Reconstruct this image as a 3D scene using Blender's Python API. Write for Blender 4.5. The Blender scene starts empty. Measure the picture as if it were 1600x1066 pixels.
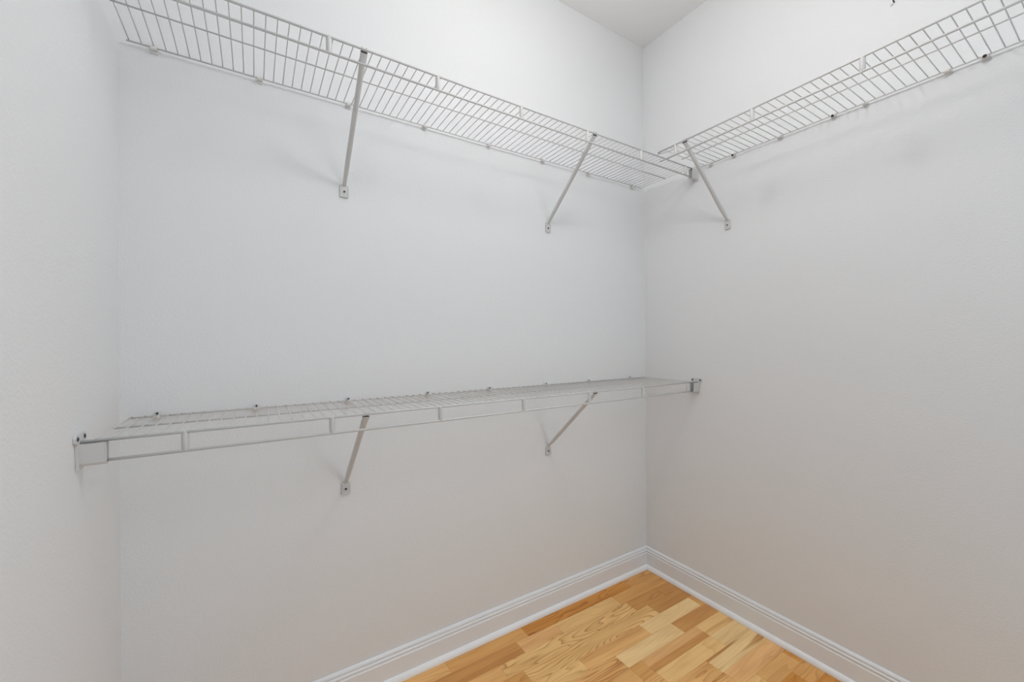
import bpy, bmesh, math, random
from mathutils import Vector, Matrix

S = bpy.context.scene
COL = S.collection

# ------------------------------------------------------------------ camera
W, H, DEEP = 2.068, 2.770, 1.62          # closet width (x), height (z), depth (-y)
cam_d = bpy.data.cameras.new('camera')
cam = bpy.data.objects.new('camera', cam_d)
COL.objects.link(cam)
yaw, roll = 0.5643, -0.0065
F = Vector((math.sin(yaw), math.cos(yaw), 0))
R = Vector((math.cos(yaw), -math.sin(yaw), 0))
U = Vector((0, 0, 1))
R3 = R * math.cos(roll) + U * math.sin(roll)
U3 = -R * math.sin(roll) + U * math.cos(roll)
cam.matrix_world = Matrix(((R3.x, U3.x, -F.x, -1.7672), (R3.y, U3.y, -F.y, -1.462),
                           (R3.z, U3.z, -F.z, 1.2096), (0, 0, 0, 1)))
cam_d.sensor_fit = 'HORIZONTAL'
cam_d.sensor_width = 36.0
cam_d.lens = 636.8 / 1600 * 36.0
cam_d.clip_start = 0.01
S.camera = cam

# ------------------------------------------------------------------ world, lights, exposure
world = bpy.data.worlds.new('world')
S.world = world
world.use_nodes = True
world.node_tree.nodes['Background'].inputs[0].default_value = (0.93, 0.975, 1.0, 1)
world.node_tree.nodes['Background'].inputs[1].default_value = 0.11
S.view_settings.view_transform = 'Standard'
S.view_settings.look = 'None'
S.view_settings.exposure = 0.07
S.view_settings.gamma = 1.0
S.view_settings.use_curve_mapping = False
LAMP_STRENGTH = 44.0
LAMP_AT = (-1.0, -0.92)
# unseen fill added behind the camera, evening out the walls through the open side
al = bpy.data.lights.new('rear_fill', 'AREA')
al.shape = 'RECTANGLE'
al.size, al.size_y = 1.6, 1.2
al.energy = 26.0
al.color = (0.86, 0.95, 1.0)
alo = bpy.data.objects.new('rear_fill', al)
COL.objects.link(alo)
alo.location = (-1.1, -2.75, 2.62)
# unseen fill added off to the right outside the closet, brightening the left wall
wl = bpy.data.lights.new('right_fill', 'AREA')
wl.shape = 'RECTANGLE'
wl.size, wl.size_y = 1.2, 1.6
wl.energy = 13.5
wl.color = (0.86, 0.95, 1.0)
wlo = bpy.data.objects.new('right_fill', wl)
COL.objects.link(wlo)
wlo.location = (0.1, -2.4, 0.95)
wlo.rotation_euler = Vector((-1, 0.8, 0.5)).to_track_quat('-Z', 'Y').to_euler()


# ------------------------------------------------------------------ materials
def mat(name, color, rough=0.6, metallic=0.0, spec=0.5):
    m = bpy.data.materials.new(name)
    m.use_nodes = True
    b = m.node_tree.nodes['Principled BSDF']
    b.inputs['Base Color'].default_value = (*color, 1)
    b.inputs['Roughness'].default_value = rough
    b.inputs['Metallic'].default_value = metallic
    b.inputs['Specular IOR Level'].default_value = spec
    return m


def add_bump(m, scale, strength, dist, detail=3.0):
    nt = m.node_tree
    b = nt.nodes['Principled BSDF']
    g = nt.nodes.new('ShaderNodeNewGeometry')
    n = nt.nodes.new('ShaderNodeTexNoise')
    n.inputs['Scale'].default_value = scale
    n.inputs['Detail'].default_value = detail
    bp = nt.nodes.new('ShaderNodeBump')
    bp.inputs['Strength'].default_value = strength
    bp.inputs['Distance'].default_value = dist
    nt.links.new(g.outputs['Position'], n.inputs['Vector'])
    nt.links.new(n.outputs['Fac'], bp.inputs['Height'])
    nt.links.new(bp.outputs['Normal'], b.inputs['Normal'])
    return n


M_WALL = mat('wall_paint', (0.790, 0.803, 0.822), 0.62, spec=0.3)
add_bump(M_WALL, 170.0, 0.45, 0.0016)
M_CEIL = mat('ceiling_paint', (0.86, 0.865, 0.87), 0.85, spec=0.2)
add_bump(M_CEIL, 120.0, 0.2, 0.001)
M_TRIM = mat('trim_enamel', (0.82, 0.84, 0.87), 0.28)
M_SHOE = mat('shoe_enamel', (0.92, 0.93, 0.95), 0.25)
M_WIRE = mat('white_epoxy_wire', (0.62, 0.62, 0.62), 0.36)
M_PLAST = mat('white_plastic', (0.64, 0.64, 0.64), 0.42)
M_CLIP = mat('clip_plastic', (0.76, 0.76, 0.755), 0.42)
M_SCREW = mat('dark_screw', (0.06, 0.06, 0.06), 0.4, metallic=0.6)
M_SLOT_SHADE = mat('slot_shadow_gap', (0.03, 0.03, 0.03), 0.8)
M_SUB = mat('subfloor', (0.18, 0.10, 0.05), 0.8)
M_METAL = mat('brushed_nickel', (0.6, 0.6, 0.6), 0.35, metallic=1.0)

M_LAMP = bpy.data.materials.new('lit_glass')
M_LAMP.use_nodes = True
b_ = M_LAMP.node_tree.nodes['Principled BSDF']
b_.inputs['Base Color'].default_value = (0.9, 0.9, 0.9, 1)
b_.inputs['Emission Color'].default_value = (1.0, 0.968, 0.935, 1)
b_.inputs['Emission Strength'].default_value = LAMP_STRENGTH


def wood_material():
    """Oak/ash strip: the strip's own tone comes from the object colour,
    grain from contour lines of a stretched noise field, offset by obj['seed']."""
    m = bpy.data.materials.new('strip_wood')
    m.use_nodes = True
    nt = m.node_tree
    N, L = nt.nodes, nt.links
    bsdf = N['Principled BSDF']

    def math_(op, a, b=None, c=None):
        n = N.new('ShaderNodeMath')
        n.operation = op
        for i, v in enumerate((a, b, c)):
            if v is None:
                continue
            if isinstance(v, (int, float)):
                n.inputs[i].default_value = v
            else:
                L.new(v, n.inputs[i])
        return n.outputs[0]

    def attr(name):
        a = N.new('ShaderNodeAttribute')
        a.attribute_type = 'OBJECT'
        a.attribute_name = name
        return a.outputs['Fac']
    seed, fig, dark = attr('seed'), attr('figure'), attr('heart')
    info = N.new('ShaderNodeObjectInfo')
    tc = N.new('ShaderNodeTexCoord')
    sep = N.new('ShaderNodeSeparateXYZ')
    L.new(tc.outputs['Object'], sep.inputs[0])

    def vec(x, y, z):
        c = N.new('ShaderNodeCombineXYZ')
        for i, v in enumerate((x, y, z)):
            if isinstance(v, (int, float)):
                c.inputs[i].default_value = v
            else:
                L.new(v, c.inputs[i])
        return c.outputs[0]

    def noise(v, scale=1.0, detail=2.0, rough=0.5):
        n = N.new('ShaderNodeTexNoise')
        n.inputs['Scale'].default_value = scale
        n.inputs['Detail'].default_value = detail
        n.inputs['Roughness'].default_value = rough
        L.new(v, n.inputs['Vector'])
        return n.outputs['Fac']
    X, Y = sep.outputs[0], sep.outputs[1]
    # broad cathedral figure
    f1 = noise(vec(math_('MULTIPLY', X, 2.3), math_('MULTIPLY', Y, 12.0), seed), 1.0, 2.2, 0.35)
    ramp = math_('ADD', math_('MULTIPLY', f1, math_('ADD', math_('MULTIPLY', fig, 13.0), 6.0)),
                 math_('MULTIPLY', Y, 45.0))
    rings = math_('FRACT', ramp)
    # an early-wood edge: sharp on one side, soft on the other
    ring = math_('POWER', rings, 5.0)
    # straight fine pores
    f2 = noise(vec(math_('MULTIPLY', X, 9.0), math_('MULTIPLY', Y, 420.0), seed), 1.0, 3.0, 0.6)
    # broad tone drift inside the strip
    f3 = noise(vec(math_('MULTIPLY', X, 4.0), math_('MULTIPLY', Y, 24.0), math_('ADD', seed, 7.3)), 1.0, 1.0, 0.5)
    # heartwood streak
    f4 = noise(vec(math_('MULTIPLY', X, 1.6), math_('MULTIPLY', Y, 30.0), math_('ADD', seed, 3.1)), 1.0, 2.0, 0.45)
    mr = N.new('ShaderNodeMapRange')
    mr.interpolation_type = 'SMOOTHSTEP'
    mr.inputs['From Min'].default_value = 0.52
    mr.inputs['From Max'].default_value = 0.60
    L.new(f4, mr.inputs['Value'])
    streak = math_('MULTIPLY', mr.outputs[0], dark)
    # combine as a darkening amount
    amt = math_('MULTIPLY', ring, math_('ADD', math_('MULTIPLY', fig, 0.95), 0.16))
    amt = math_('ADD', amt, math_('MULTIPLY', math_('SUBTRACT', f2, 0.45), 0.6))
    amt = math_('ADD', amt, math_('MULTIPLY', math_('SUBTRACT', f3, 0.5), 0.7))
    amt = math_('ADD', amt, math_('MULTIPLY', streak, 0.85))
    mix = N.new('ShaderNodeMix')
    mix.data_type = 'RGBA'
    mix.blend_type = 'MULTIPLY'
    L.new(info.outputs['Color'], mix.inputs['A'])
    mix.inputs['B'].default_value = (0.58, 0.37, 0.21, 1)
    mix.clamp_factor = False
    L.new(amt, mix.inputs['Factor'])
    L.new(mix.outputs['Result'], bsdf.inputs['Base Color'])
    bsdf.inputs['Roughness'].default_value = 0.42
    bsdf.inputs['Specular IOR Level'].default_value = 0.35
    bp = N.new('ShaderNodeBump')
    bp.inputs['Strength'].default_value = 0.08
    bp.inputs['Distance'].default_value = 0.0005
    L.new(f2, bp.inputs['Height'])
    L.new(bp.outputs['Normal'], bsdf.inputs['Normal'])
    return m


M_WOOD = wood_material()


# ------------------------------------------------------------------ mesh helpers
def link(name, me, parent=None, loc=(0, 0, 0)):
    o = bpy.data.objects.new(name, me)
    COL.objects.link(o)
    o.location = loc
    if parent:
        o.parent = parent
    return o


def mesh_from(bm, name, material, smooth=False):
    me = bpy.data.meshes.new(name)
    bmesh.ops.recalc_face_normals(bm, faces=bm.faces)
    bm.to_mesh(me)
    bm.free()
    for m in (material if isinstance(material, (list, tuple)) else [material]):
        me.materials.append(m)
    if smooth:
        for p in me.polygons:
            p.use_smooth = True
    return me


def box(bm, lo, hi, mi=0):
    vs = [bm.verts.new((x, y, z)) for x in (lo[0], hi[0]) for y in (lo[1], hi[1]) for z in (lo[2], hi[2])]
    fs = []
    for idx in ((0, 1, 3, 2), (4, 6, 7, 5), (0, 4, 5, 1), (2, 3, 7, 6), (0, 2, 6, 4), (1, 5, 7, 3)):
        f = bm.faces.new([vs[i] for i in idx])
        f.material_index = mi
        fs.append(f)
    return vs


def frame_for(d):
    d = d.normalized()
    a = Vector((0, 0, 1)) if abs(d.z) < 0.9 else Vector((1, 0, 0))
    u = a.cross(d).normalized()
    return u, d.cross(u).normalized()


def tube(bm, pts, r, n=8, caps=True, flat=None, mi=0):
    """Round (or, with flat=(ru, rv) per point, oval) tube through pts."""
    pts = [Vector(p) for p in pts]
    u, v = frame_for(pts[-1] - pts[0])
    rings = []
    for i, p in enumerate(pts):
        d = (pts[min(i + 1, len(pts) - 1)] - pts[max(i - 1, 0)]).normalized()
        u = (u - d * u.dot(d)).normalized()
        v = d.cross(u).normalized()
        ru, rv = (flat[i] if flat else (r, r))
        rings.append([bm.verts.new(p + u * (ru * math.cos(2 * math.pi * k / n)) + v * (rv * math.sin(2 * math.pi * k / n)))
                      for k in range(n)])
    for a, b in zip(rings, rings[1:]):
        for k in range(n):
            f = bm.faces.new((a[k], a[(k + 1) % n], b[(k + 1) % n], b[k]))
            f.smooth = True
            f.material_index = mi
    if caps:
        for ring in (rings[0], rings[-1]):
            f = bm.faces.new(ring)
            f.material_index = mi


def prism(bm, outline, z0, z1, axes=(0, 1, 2), mi=0):
    """Extrude a 2-D outline; axes = where (a, b, extrusion) go."""
    def P(a, b, c):
        q = [0, 0, 0]
        q[axes[0]], q[axes[1]], q[axes[2]] = a, b, c
        return bm.verts.new(q)
    lo = [P(a, b, z0) for a, b in outline]
    hi = [P(a, b, z1) for a, b in outline]
    n = len(outline)
    fs = [bm.faces.new(lo), bm.faces.new(hi)]
    for k in range(n):
        fs.append(bm.faces.new((lo[k], lo[(k + 1) % n], hi[(k + 1) % n], hi[k])))
    for f in fs:
        f.material_index = mi
    return lo + hi


def rounded_rect(x0, y0, x1, y1, r, n=4, rt=None):
    """Outline with corner radius r (rt for the two upper corners)."""
    rt = r if rt is None else rt
    out = []
    for cx, cy, a0, rr in ((x1 - rt, y1 - rt, 0, rt), (x0 + rt, y1 - rt, 90, rt), (x0 + r, y0 + r, 180, r), (x1 - r, y0 + r, 270, r)):
        for k in range(n + 1):
            a = math.radians(a0 + 90 * k / n)
            out.append((cx + rr * math.cos(a), cy + rr * math.sin(a)))
    return out


def disc_head(bm, c, normal, r, h, n=12, mi=0):
    c, d = Vector(c), Vector(normal).normalized()
    tube(bm, [c, c + d * h * 0.6, c + d * h], r, n, True, [(r, r), (r, r), (r * 0.7, r * 0.7)], mi)


def structure(o):
    o['kind'] = 'structure'
    return o


def thing(name, label, cat, loc=(0, 0, 0)):
    o = bpy.data.objects.new(name, None)
    COL.objects.link(o)
    o.empty_display_size = 0.1
    o.location = loc
    o['label'] = label
    o['category'] = cat
    return o


# ------------------------------------------------------------------ room shell
T = 0.10
def slab(name, lo, hi, m, label=None):
    bm = bmesh.new()
    box(bm, lo, hi)
    o = structure(link(name, mesh_from(bm, name, m)))
    if label:
        o['label'] = label
    return o


slab('wall_back', (-W - T, 0, 0), (T, T, H), M_WALL, 'long white painted closet wall carrying the two stacked wire shelves')
slab('wall_right', (0, -DEEP - T, 0), (T, 0, H), M_WALL, 'white painted wall right of the corner with one wire shelf')
slab('wall_left', (-W - T, -DEEP - T, 0), (-W, 0, H), M_WALL, 'white painted wall at the left edge of the picture')
slab('ceiling', (-W - T, -DEEP - T, H), (T, T, H + T), M_CEIL, 'flat white ceiling')
# floor: dark bed, every strip laid on top of it
floor = slab('floor', (-W - T, -DEEP - T, -0.06), (T, T, -0.009), M_SUB, 'light brown wood strip floor with varied grain')

SW = 0.0667                       # strip width
Y0 = -0.017                       # first visible row edge
def srgb(r, g, b):
    def f(c):
        c /= 255
        return c / 12.92 if c <= 0.04045 else ((c + 0.055) / 1.055) ** 2.4
    return (f(r), f(g), f(b), 1)


TONES = {'pale': (236, 203, 155), 'light': (234, 193, 138), 'mid': (228, 178, 122), 'pink': (230, 180, 130),
         'tan': (216, 162, 104), 'amber': (210, 146, 76), 'brown': (202, 146, 92), 'dark': (184, 124, 72)}
# (x of the left end, tone, figure, heart streak); rows run from the back wall forward
ROWS = {
    0: [(-1.60, 'mid', .3, 0), (-1.165, 'tan', .1, 0), (-0.823, 'amber', .55, .5), (-0.213, 'tan', .5, 0)],
    1: [(-1.75, 'tan', .2, 0), (-1.30, 'brown', .1, .2), (-0.885, 'pink', .25, 0), (-0.690, 'light', .15, 0), (-0.350, 'tan', .05, .3)],
    2: [(-1.50, 'mid', .1, 0), (-1.003, 'light', .8, 0), (-0.326, 'brown', .4, .6), (-0.124, 'brown', .2, .5)],
    3: [(-1.40, 'tan', .2, .3), (-0.940, 'light', .9, 0), (-0.257, 'brown', .1, .2)],
    4: [(-1.30, 'light', .4, 0), (-0.733, 'mid', .1, .25), (-0.392, 'pale', .03, 0), (-0.053, 'tan', .1, 0)],
    5: [(-1.20, 'mid', .2, 0), (-0.87, 'mid', 1.0, .8), (-0.605, 'pale', .02, 0), (-0.269, 'brown', .05, .1)],
    6: [(-1.35, 'tan', .2, 0), (-0.86, 'mid', .6, .2), (-0.604, 'tan', .2, .0), (-0.540, 'pink', .03, .15), (-0.200, 'light', .1, .5)],
    7: [(-1.10, 'mid', .8, .6), (-0.537, 'light', .1, .15), (-0.200, 'pale', .03, .2)],
    8: [(-1.20, 'tan', .3, .3), (-0.735, 'mid', .4, .3), (-0.335, 'pale', .03, .95)],
    9: [(-1.05, 'light', .4, 0), (-0.720, 'mid', .8, .6), (-0.332, 'pink', .05, .1)],
    10: [(-1.15, 'pink', .3, 0), (-0.640, 'light', .2, 0), (-0.240, 'mid', .1, .1), (-0.046, 'amber', .1, 0)],
    11: [(-0.95, 'tan', .3, .2), (-0.42, 'amber', .15, .1), (-0.123, 'tan', .4, .3)],
    12: [(-1.05, 'mid', .3, 0), (-0.55, 'pale', .3, 0), (-0.160, 'amber', .3, .3)],
}
rnd = random.Random(11)
names = list(TONES)
for k in range(0, 24):
    if k not in ROWS:
        x, segs = -1.9 + rnd.random() * 0.3, []
        while x < -0.1:
            segs.append((x, rnd.choice(names), rnd.random() * 0.8, rnd.random() * 0.6))
            x += 0.18 + rnd.random() * 0.45
        ROWS[k] = segs


def plank_mesh(lx, ly):
    bm = bmesh.new()
    c, b = 0.00025, 0.0005         # half joint and bevel
    t = [bm.verts.new((sx * (lx / 2 - c - b), sy * (ly / 2 - c - b), 0)) for sx, sy in ((-1, -1), (1, -1), (1, 1), (-1, 1))]
    m = [bm.verts.new((sx * (lx / 2 - c), sy * (ly / 2 - c), -0.0004)) for sx, sy in ((-1, -1), (1, -1), (1, 1), (-1, 1))]
    l = [bm.verts.new((sx * (lx / 2 - c), sy * (ly / 2 - c), -0.009)) for sx, sy in ((-1, -1), (1, -1), (1, 1), (-1, 1))]
    bm.faces.new(t)
    bm.faces.new(l)
    for a, d in ((t, m), (m, l)):
        for i in range(4):
            bm.faces.new((a[i], a[(i + 1) % 4], d[(i + 1) % 4], d[i]))
    return bm


def lay(x0, x1, ya, yb, tone, fig, heart, jitter=0.0):
    o = link('floor_strip', mesh_from(plank_mesh(x1 - x0, yb - ya), 'floor_strip', M_WOOD), floor,
             ((x0 + x1) / 2, (ya + yb) / 2, 0))
    r, g, b = TONES[tone]
    j = rnd.uniform(-5, 5)
    o.color = srgb(r + 13 + j, g + 8 + j, b - 5 + j)
    o['seed'] = rnd.uniform(0, 60)
    o['figure'] = float(fig)
    o['heart'] = float(heart)
    return o


for k in sorted(ROWS):
    yb = Y0 - k * SW if k else -0.002      # the first row runs under the shoe moulding
    ya = Y0 - (k + 1) * SW
    segs = ROWS[k]
    ends = [s[0] for s in segs[1:]] + [-0.004]
    if segs[0][0] > -W + 0.004:
        x = segs[0][0]
        while x > -W + 0.004:              # fill on to the left wall
            nx = max(-W + 0.004, x - rnd.uniform(0.3, 0.6))
            if nx + W < 0.12:
                nx = -W + 0.004
            lay(nx, x, ya, yb, rnd.choice(names), rnd.random() * .7, rnd.random() * .5)
            x = nx
    for (x0, tone, fig, heart), x1 in zip(segs, ends):
        if k == 6 and x0 == -0.540:         # a narrow dark strip lies along this piece
            lay(x0, x1, ya, ya + 0.029, 'brown', 0.05, 0)
            lay(x0, x1, ya + 0.029, yb, tone, fig, heart)
            continue
        lay(x0, x1, ya, yb, tone, fig, heart)
# rows through and beyond the doorway, never seen by this camera: one joined part
bm = bmesh.new()
k = max(ROWS) + 1
y = Y0 - k * SW
while y - SW > -DEEP - T:
    x = -W + 0.004 - (0 if y > -DEEP else 0)
    while x < -0.004:
        x2 = min(-0.004, x + rnd.uniform(0.25, 0.7))
        pb = plank_mesh(x2 - x, SW)
        pb.transform(Matrix.Translation(((x + x2) / 2, y - SW / 2, 0)))
        me = bpy.data.meshes.new('tmp')
        pb.to_mesh(me); pb.free()
        bm.from_mesh(me)
        bpy.data.meshes.remove(me)
        x = x2
    y -= SW
o = link('floor_strips', mesh_from(bm, 'floor_strips', M_WOOD), floor)
o.color = srgb(226, 178, 122)
o['kind'] = 'stuff'; o['seed'] = 4.0; o['figure'] = 0.4; o['heart'] = 0.1

slab('floor_added', (-W - 1.5, -5.2, -0.06), (T + 1.5, -DEEP - T, -0.004), mat('added_floor_grey', (0.40, 0.40, 0.39), 0.95), 'unseen plain grey floor added outside the closet')  # unseen floor, added to block world light from below

# baseboards: profile in (distance from wall, height), mitred at the corners
BB = [(0, 0), (0.0125, 0), (0.0125, 0.0800), (0.0112, 0.0812), (0.0095, 0.0830), (0.0092, 0.0870), (0.0115, 0.0890),
      (0.0118, 0.0925), (0.0100, 0.0945), (0.0072, 0.0958), (0.0068, 0.0985), (0.0085, 0.1005), (0.0082, 0.1045),
      (0.0055, 0.1085), (0.0025, 0.1105), (0, 0.1113)]
SHOE = [(0.0125, 0.0005)] + [(0.0125 + 0.0125 * math.cos(a), 0.0005 + 0.0205 * math.sin(a)) for a in
                              [math.pi / 2 * k / 8 for k in range(9)]]


def run(bm, prof, wall, a_mitre=True, b_mitre=True, a=0.0, b=0.0):
    """Sweep a profile along a wall: a, b are the ends along the wall."""
    rings = []
    for end, mit, s in ((a, a_mitre, 1), (b, b_mitre, -1)):
        ring = []
        for d, z in prof:
            t = end + (s * d if mit else 0)
            ring.append(bm.verts.new({'back': (t, -d, z), 'right': (-d, t, z), 'left': (-W + d, t, z), 'front': (t, -DEEP + d, z)}[wall]))
        rings.append(ring)
    n = len(prof)
    for i in range(n):
        bm.faces.new((rings[0][i], rings[0][(i + 1) % n], rings[1][(i + 1) % n], rings[1][i]))
    bm.faces.new(rings[0]); bm.faces.new(rings[1])


for wall, a, b, am, bmi, lab in (('back', -W, 0, True, True, 'white moulded baseboard along the back wall under the lower shelf'),
                                ('right', -DEEP, 0, True, True, 'white moulded baseboard running right from the corner'),
                                ('left', -DEEP, 0, True, True, 'white moulded baseboard of the left wall')):
    bm = bmesh.new()
    run(bm, BB, wall, am, bmi, a, b)
    o = structure(link('baseboard_' + wall, mesh_from(bm, 'baseboard', M_TRIM)))
    o['label'] = lab
    bm = bmesh.new()
    run(bm, SHOE, wall, am, bmi, a, b)
    me = mesh_from(bm, 'shoe_moulding', M_SHOE)
    s = link('shoe_moulding', me, o)
    s['label'] = 'bright white quarter round shoe moulding'

# ------------------------------------------------------------------ ceiling light
lx, ly = LAMP_AT
cl = thing('ceiling_light', 'glowing white glass globe light hanging below the closet ceiling on a metal stem', 'lamp', (lx, ly, H))
bm = bmesh.new()
tube(bm, [(0, 0, -0.0005), (0, 0, -0.016), (0, 0, -0.026)], 0.065, 32, True, [(0.062, 0.062), (0.065, 0.065), (0.050, 0.050)])
link('canopy', mesh_from(bm, 'canopy', M_METAL), cl)
bm = bmesh.new()
tube(bm, [(0, 0, -0.024), (0, 0, -0.255)], 0.009, 16)
link('stem', mesh_from(bm, 'stem', M_METAL), cl)
bm = bmesh.new()
bmesh.ops.create_uvsphere(bm, u_segments=32, v_segments=20, radius=0.09)
bm.transform(Matrix.Translation((0, 0, -0.34)))
link('glass_globe', mesh_from(bm, 'glass_globe', M_LAMP, True), cl)['label'] = 'glowing white glass globe'

# ------------------------------------------------------------------ wire shelves
# A shelf is built in its own frame: s runs along the wall (x of the frame), the wall is y = 0, the front is y = -D, z = 0 is
# the height of the long rods.  The frame's Empty carries it to its wall.
D, DROP, MID, BACK = 0.305, 0.0417, 0.162, 0.0125
PITCH = 0.0254

wire_me = None
def wire_mesh():
    """One cross wire: lies on the rods from just behind the rear rod to the front rod."""
    bm = bmesh.new()
    z = 0.0032
    tube(bm, [(0, -0.0095, z), (0, -0.16, z), (0, -D - 0.0005, z)], 0.0014, 6)
    return mesh_from(bm, 'deck_wire', M_WIRE)


def rod_mesh(name, s0, s1, y, z, r):
    bm = bmesh.new()
    tube(bm, [(s0, y, z), ((s0 + s1) / 2, y, z), (s1, y, z)], r, 10)
    return mesh_from(bm, name, M_WIRE)


def spacer_mesh():
    """Stamped strap tying the front rods together: a shallow channel, wrapped over both rods, narrowing at the foot."""
    bm = bmesh.new()
    rows = []
    for z, hw, bulge in ((0.0030, 0.0066, 0.0010), (-0.002, 0.0073, 0.0016), (-0.010, 0.0073, 0.0030), (-0.028, 0.0073, 0.0030),
                         (-0.0355, 0.0070, 0.0026), (-0.0400, 0.0052, 0.0016), (-0.0432, 0.0026, 0.0006)):
        row = []
        for k in range(9):
            t = -1 + k / 4
            row.append(bm.verts.new((hw * t, -D - 0.0022 - bulge * (1 - t * t) + 0.0038 * t * t * (1 if z > -0.036 else 0.4), z)))
        rows.append(row)
    for a, b in zip(rows, rows[1:]):
        for k in range(8):
            f = bm.faces.new((a[k], a[k + 1], b[k + 1], b[k]))
            f.smooth = True
    # give the sheet thickness towards the wall
    r = bmesh.ops.extrude_face_region(bm, geom=bm.faces[:])
    for v in [g for g in r['geom'] if isinstance(g, bmesh.types.BMVert)]:
        v.co.y += 0.0012
    return mesh_from(bm, 'spacer', M_WIRE)


def clip_meshes():
    """Wall clip: backing pad, a screw boss above the rod and a hook that wraps under the rear rod."""
    bm = bmesh.new()
    prism(bm, rounded_rect(-0.0085, -0.0110, 0.0085, 0.0150, 0.0035, 3, 0.0075), -0.0035, -0.0004, (0, 2, 1))
    # hook: half ring around the rod, opening upwards, a little wider than the rod
    n = 9
    inner, outer = 0.0024, 0.0064
    ring = []
    for k in range(n):
        a = math.radians(150 + 220 * k / (n - 1))
        ring.append((math.cos(a), math.sin(a)))
    out = [(-BACK + outer * c, outer * s) for c, s in ring] + [(-BACK + inner * c, inner * s) for c, s in reversed(ring)]
    prism(bm, out, -0.0065, 0.0065, (1, 2, 0))
    box(bm, (-0.0055, -0.0090, -0.0045), (0.0055, -0.0033, -0.0010))
    # boss
    tube(bm, [(0, -0.0034, 0.0072), (0, -0.0080, 0.0072)], 0.0048, 12)
    a = mesh_from(bm, 'wall_clip', M_CLIP)
    bm = bmesh.new()
    disc_head(bm, (0, -0.0081, 0.0072), (0, -1, 0), 0.0030, 0.0012, 10)
    b = mesh_from(bm, 'clip_screw', M_SCREW)
    # a clip turned the other way: screw low and in front
    bm = bmesh.new()
    disc_head(bm, (0, -0.0178, -0.0030), (0, -1, -0.5), 0.0046, 0.0018, 10)
    c = mesh_from(bm, 'clip_screw', M_SCREW)
    bm = bmesh.new()
    disc_head(bm, (0, -0.0081, 0.0072), (0, -1, 0), 0.0030, 0.0012, 10)
    d = mesh_from(bm, 'clip_cap', M_CLIP)
    return a, b, c, d


BRACE_FOOT = -0.275                # height of the brace's lower end below the rods
def brace_meshes():
    """Diagonal brace: folded channel from the front rod down to a screwed foot plate on the wall."""
    A = Vector((0, -D + 0.0015, -0.0085))
    B = Vector((0, -0.0062, BRACE_FOOT))
    bm = bmesh.new()
    d = (B - A)
    sections = ((0.0, .0092, .0016), (0.03, .0092, .0020), (0.06, .0086, .0040), (0.14, .0074, .0056), (0.2, .0072, .0058), (0.85, .0072, .0058),
                (0.93, .0062, .0048), (1.0, .0054, .0024))
    rings = []
    dn = d.normalized()
    nrm = Vector((0, dn.z, -dn.y))       # perpendicular, in the y-z plane, facing front and down
    if nrm.y > 0:
        nrm = -nrm
    for t, w, h in sections:
        c = A + d * t
        # a folded channel: flattened crown, legs turned back
        prof = [(-1, -1), (-1.0, 0.0), (-0.85, 0.5), (-0.5, 0.86), (0, 1.0), (0.5, 0.86), (0.85, 0.5), (1.0, 0.0), (1, -1)]
        inn = [(0.72, -1), (0.70, 0.0), (0.35, 0.55), (-0.35, 0.55), (-0.70, 0.0), (-0.72, -1)]
        rings.append([bm.verts.new(c + Vector((w * a, 0, 0)) + nrm * (h * b)) for a, b in prof + inn])
    n = len(rings[0])
    for a, b in zip(rings, rings[1:]):
        for k in range(n):
            bm.faces.new((a[k], a[(k + 1) % n], b[(k + 1) % n], b[k]))
    bm.faces.new(rings[0]); bm.faces.new(rings[-1])
    # the two tabs that hook over the front rod
    for sx in (-1, 1):
        x = sx * 0.0062
        pts = []
        for k in range(8):
            a = math.radians(-70 - 200 * k / 7)
            pts.append((x, -D + 0.0042 * -math.cos(a) * -1, 0.0042 * math.sin(a)))
        tube(bm, [A + Vector((x, 0, 0.001))] + pts, 0.0013, 6, True, [(0.0022, 0.0009)] * 9)
    brace = mesh_from(bm, 'support_brace', M_WIRE)
    # foot plate
    bm = bmesh.new()
    prism(bm, rounded_rect(-0.0135, BRACE_FOOT - 0.0385, 0.0135, BRACE_FOOT + 0.004, 0.0022, 3, 0.0075), -0.0040, -0.0004, (0, 2, 1))
    # raised rim left, right and below, and the ring round the screw
    for lo, hi in (((-0.0135, -0.0058, BRACE_FOOT - 0.0375), (-0.0112, -0.0039, BRACE_FOOT - 0.006)),
                   ((0.0112, -0.0058, BRACE_FOOT - 0.0375), (0.0135, -0.0039, BRACE_FOOT - 0.006)),
                   ((-0.0112, -0.0064, BRACE_FOOT - 0.0385), (0.0112, -0.0039, BRACE_FOOT - 0.0355))):
        box(bm, lo, hi)
    tube(bm, [(0, -0.0039, BRACE_FOOT - 0.0205), (0, -0.0056, BRACE_FOOT - 0.0205)], 0.0066, 16)
    foot = mesh_from(bm, 'foot_plate', M_WIRE)
    bm = bmesh.new()
    disc_head(bm, (0, -0.0057, BRACE_FOOT - 0.0205), (0, -1, 0), 0.0036, 0.0012, 12)
    screw = mesh_from(bm, 'foot_screw', M_SCREW)
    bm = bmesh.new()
    box(bm, (-0.0088, -D - 0.0006, -0.0078), (0.0088, -D + 0.0042, -0.0048))  # solid black block stands in for the shade inside the slot
    slot = mesh_from(bm, 'hook_slot_shade', M_SLOT_SHADE)
    return brace, foot, screw, slot


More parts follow.
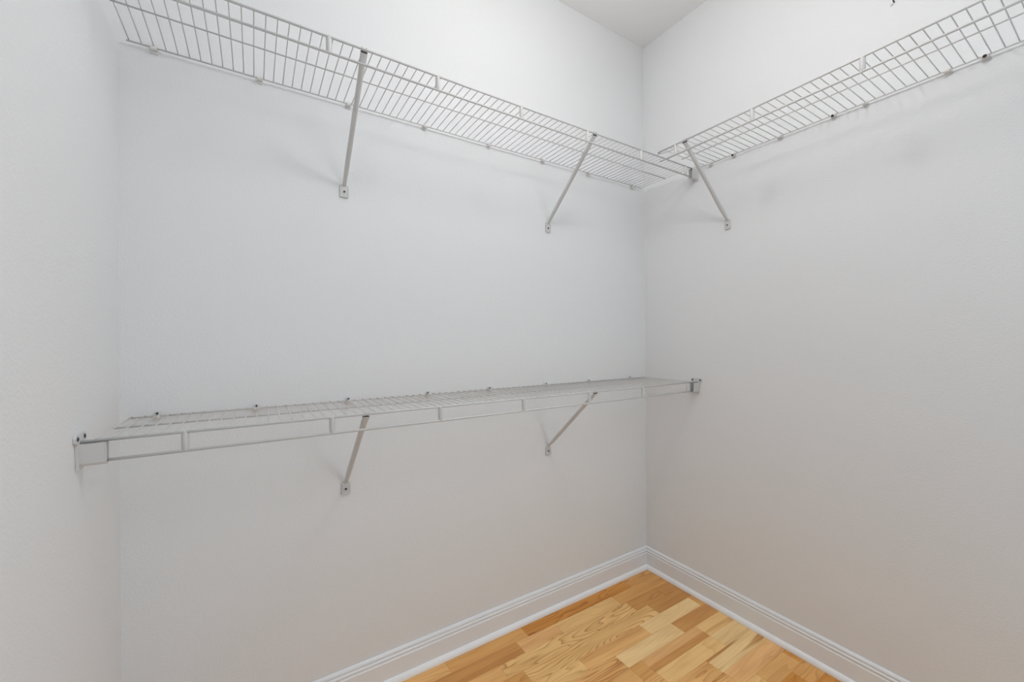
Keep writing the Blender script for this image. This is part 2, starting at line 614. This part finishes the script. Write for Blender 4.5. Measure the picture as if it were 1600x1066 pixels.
def bracket_meshes(sgn):
    """End bracket on a side wall at s = 0, its cradle reaching towards sgn*s.  Eared plate, U-shaped cradle, two screws."""
    bm = bmesh.new()
    yc = -D + 0.0035
    # body plate and eared head, as one outline in (y, z)
    hw, ew = 0.0185, 0.0285
    zt, ze, zb = 0.0175, 0.0010, -0.0550
    out = [(yc - hw * 0.82, zb), (yc + hw * 0.82, zb), (yc + hw, ze - 0.006), (yc + ew, ze + 0.001), (yc + ew, zt - 0.007),
           (yc + ew - 0.006, zt), (yc + 0.006, zt - 0.001), (yc - 0.006, zt - 0.001), (yc - ew + 0.006, zt), (yc - ew, zt - 0.007), (yc - ew, ze + 0.001), (yc - hw, ze - 0.006)]
    x0, x1 = sorted((sgn * 0.0005, sgn * 0.0050))
    vs = prism(bm, out, x0, x1, (1, 2, 0))
    # cradle: U channel, open at the top and at its far end
    a, b = sorted((sgn * 0.0048, sgn * 0.0440))
    w, t = 0.0120, 0.0018
    yf, yb = yc - w - 0.0030, yc + w - 0.0040
    outer = [(yf, -0.0030), (yf + 0.0035, -0.0430), (yf + 0.007, -0.0485), (yb - 0.004, -0.0485), (yb, -0.0430), (yb, -0.0030)]
    inner = [(yb - t, -0.0030), (yb - t, -0.0425), (yb - t - 0.0035, -0.0466), (yf + t + 0.0068, -0.0466), (yf + t + 0.0035, -0.0425), (yf + t, -0.0030)]
    prism(bm, outer + inner, a, b, (1, 2, 0))
    # rolled lip along the front edge of the cradle mouth
    c, d = sorted((sgn * 0.0430, sgn * 0.0450))
    prism(bm, [(yf - 0.0008, -0.003), (yf + 0.0006, -0.003), (yf + 0.0042, -0.0440), (yf + 0.0028, -0.0440)], c, d, (1, 2, 0))
    bmesh.ops.recalc_face_normals(bm, faces=bm.faces)
    plate = mesh_from(bm, 'end_bracket', M_PLAST)
    sc = []
    for yy in (yc - 0.0195, yc + 0.0195):
        bm = bmesh.new()
        disc_head(bm, (sgn * 0.0051, yy, 0.0085), (sgn, 0, 0), 0.0042, 0.0016, 12)
        sc.append(mesh_from(bm, 'bracket_screw', M_SCREW))
    return plate, sc


WIRE = wire_mesh()
SPACER = spacer_mesh()
CLIP, CSCREW_HIGH, CSCREW_LOW, CCAP = clip_meshes()
BRACE, FOOT, FSCREW, SLOT = brace_meshes()
BR_L = bracket_meshes(1)
BR_R = bracket_meshes(-1)


def shelf(label, origin, rotz, s0, s1, first_wire, n_wires, spacers, clips, braces, brackets, starts=(0.0, 0.0, 0.0, 0.0), rod_len=None):
    t = thing('wire_shelf', label, 'shelf', origin)
    t.rotation_euler = (0, 0, rotz)
    ends = [(s0, s1)] * 2 + [(s0 + 0.015, s1 - 0.030)] * 2 if rod_len is None else rod_len
    for nm, (a, b), y, z, r in (('front_rod', ends[0], -D, 0, 0.0031), ('lower_front_rod', ends[1], -D, -DROP, 0.0033),
                                ('middle_rod', ends[2], -MID, 0, 0.0021), ('rear_rod', ends[3], -BACK, 0, 0.0021)):
        link(nm, rod_mesh(nm, a, b, y, z, r), t)
    for k in range(n_wires):
        link('deck_wire', WIRE, t, (first_wire + k * PITCH, 0, 0))
    for s in spacers:
        link('spacer', SPACER, t, (s, 0, 0))
    for s, kind in clips:
        c = link('wall_clip', CLIP, t, (s, 0, 0))
        if kind == 'low':
            link('clip_screw', CSCREW_LOW, c)['label'] = 'dark exposed screw head'
        elif kind == 'cap':
            link('clip_cap', CCAP, c)
        else:
            link('clip_screw', CSCREW_HIGH, c)['label'] = 'dark screw head'
    for s in braces:
        b = link('support_brace', BRACE, t, (s, 0, 0))
        link('foot_plate', FOOT, b)
        link('foot_screw', FSCREW, b)['label'] = 'dark screw head'
        link('hook_slot_shade', SLOT, b)['label'] = 'black block painted as the shade in the slot under the front rod'
    for s, sgn in brackets:
        m, sc = (BR_L if sgn > 0 else BR_R)
        b = link('end_bracket', m, t, (s, 0, 0))
        b['label'] = 'white plastic wall bracket'
        for x in sc:
            link('bracket_screw', x, b)['label'] = 'dark screw head'
    return t


ZL, ZU, ZR = 1.0118, 2.0105, 2.0095
shelf('long white wire shelf at waist height, lower one on the back wall', (0, 0, ZL), 0, -W + 0.0055, -0.0055,
      -2.0408, 80, [-1.898 + 0.3032 * k for k in range(7)],
      [(s, 'high') for s in (-1.991, -1.762, -1.500, -1.220, -0.955, -0.667, -0.410, -0.125)],
      (-1.509, -0.655), [(-W, 1), (0, -1)])
shelf('long white wire shelf high on the back wall, seen from below', (0, 0, ZU), 0, -W + 0.0055, -0.0055,
      -2.0428, 80, [-1.900 + 0.3034 * k for k in range(7)],
      [(s, 'cap') for s in (-1.992, -1.748, -1.493, -1.225, -0.953, -0.677, -0.406, -0.102)],
      (-1.508, -0.649), [(-W, 1), (0, -1)])
# right wall: the shelf frame turned so that its s axis runs along -y (towards the viewer) and its front faces -x
rs = shelf('shorter white wire shelf high on the right wall, meeting the back shelf in the corner', (0, 0, ZR), -math.pi / 2,
           0.329, DEEP - 0.006, 0.3537, 49, [0.412 + 0.3035 * k for k in range(4)],
           [(s, k) for s, k in ((0.379, 'cap'), (0.487, 'low'), (0.670, 'cap'), (0.847, 'low'), (0.936, 'cap'), (1.131, 'cap'),
                                (1.206, 'low'), (1.40, 'cap'))],
           (0.455, 1.50), [(DEEP, -1)],
           rod_len=[(0.329, DEEP - 0.006), (0.337, DEEP - 0.006), (0.341, DEEP - 0.03), (0.338, DEEP - 0.03)])
# strap that ties the cut end of the right shelf to its first spacer
bm = bmesh.new()
tube(bm, [(0.327, -D + 0.003, -0.0035), (0.345, -D + 0.003, -0.0075), (0.385, -D + 0.003, -0.0125), (0.409, -D + 0.003, -0.0130)], 0.003, 8, True,
     [(0.0018, 0.0022), (0.0018, 0.0030), (0.0018, 0.0040), (0.0018, 0.0040)])
link('joining_strap', mesh_from(bm, 'joining_strap', M_WIRE), rs)['label'] = 'short flat strap under the corner end of the front rod'
bm = bmesh.new()
tube(bm, [(0.327, -D, 0.0), (0.3265, -D, -0.006), (0.3275, -D, -0.0085)], 0.0026, 8)
link('corner_hook', mesh_from(bm, 'corner_hook', M_WIRE), rs)

# ------------------------------------------------------------------ small scuff high on the right wall, shaped as a screw stub
sc = thing('wall_mark', 'tiny dark mark, shaped as a screw stub, high on the right wall above the shelf', 'mark', (0, -1.010, 2.305))
bm = bmesh.new()
tube(bm, [(-0.0003, 0, 0), (-0.004, 0, 0.0005), (-0.010, 0, 0.002)], 0.0022, 8)
link('mark_blob', mesh_from(bm, 'mark_blob', M_SCREW), sc)
bm = bmesh.new()
disc_head(bm, (-0.0003, 0.006, -0.004), (-1, 0, 0), 0.0045, 0.002, 9)
link('mark_chip', mesh_from(bm, 'mark_chip', M_PLAST), sc)['label'] = 'lighter chip of the wall mark, shaped as a disc'
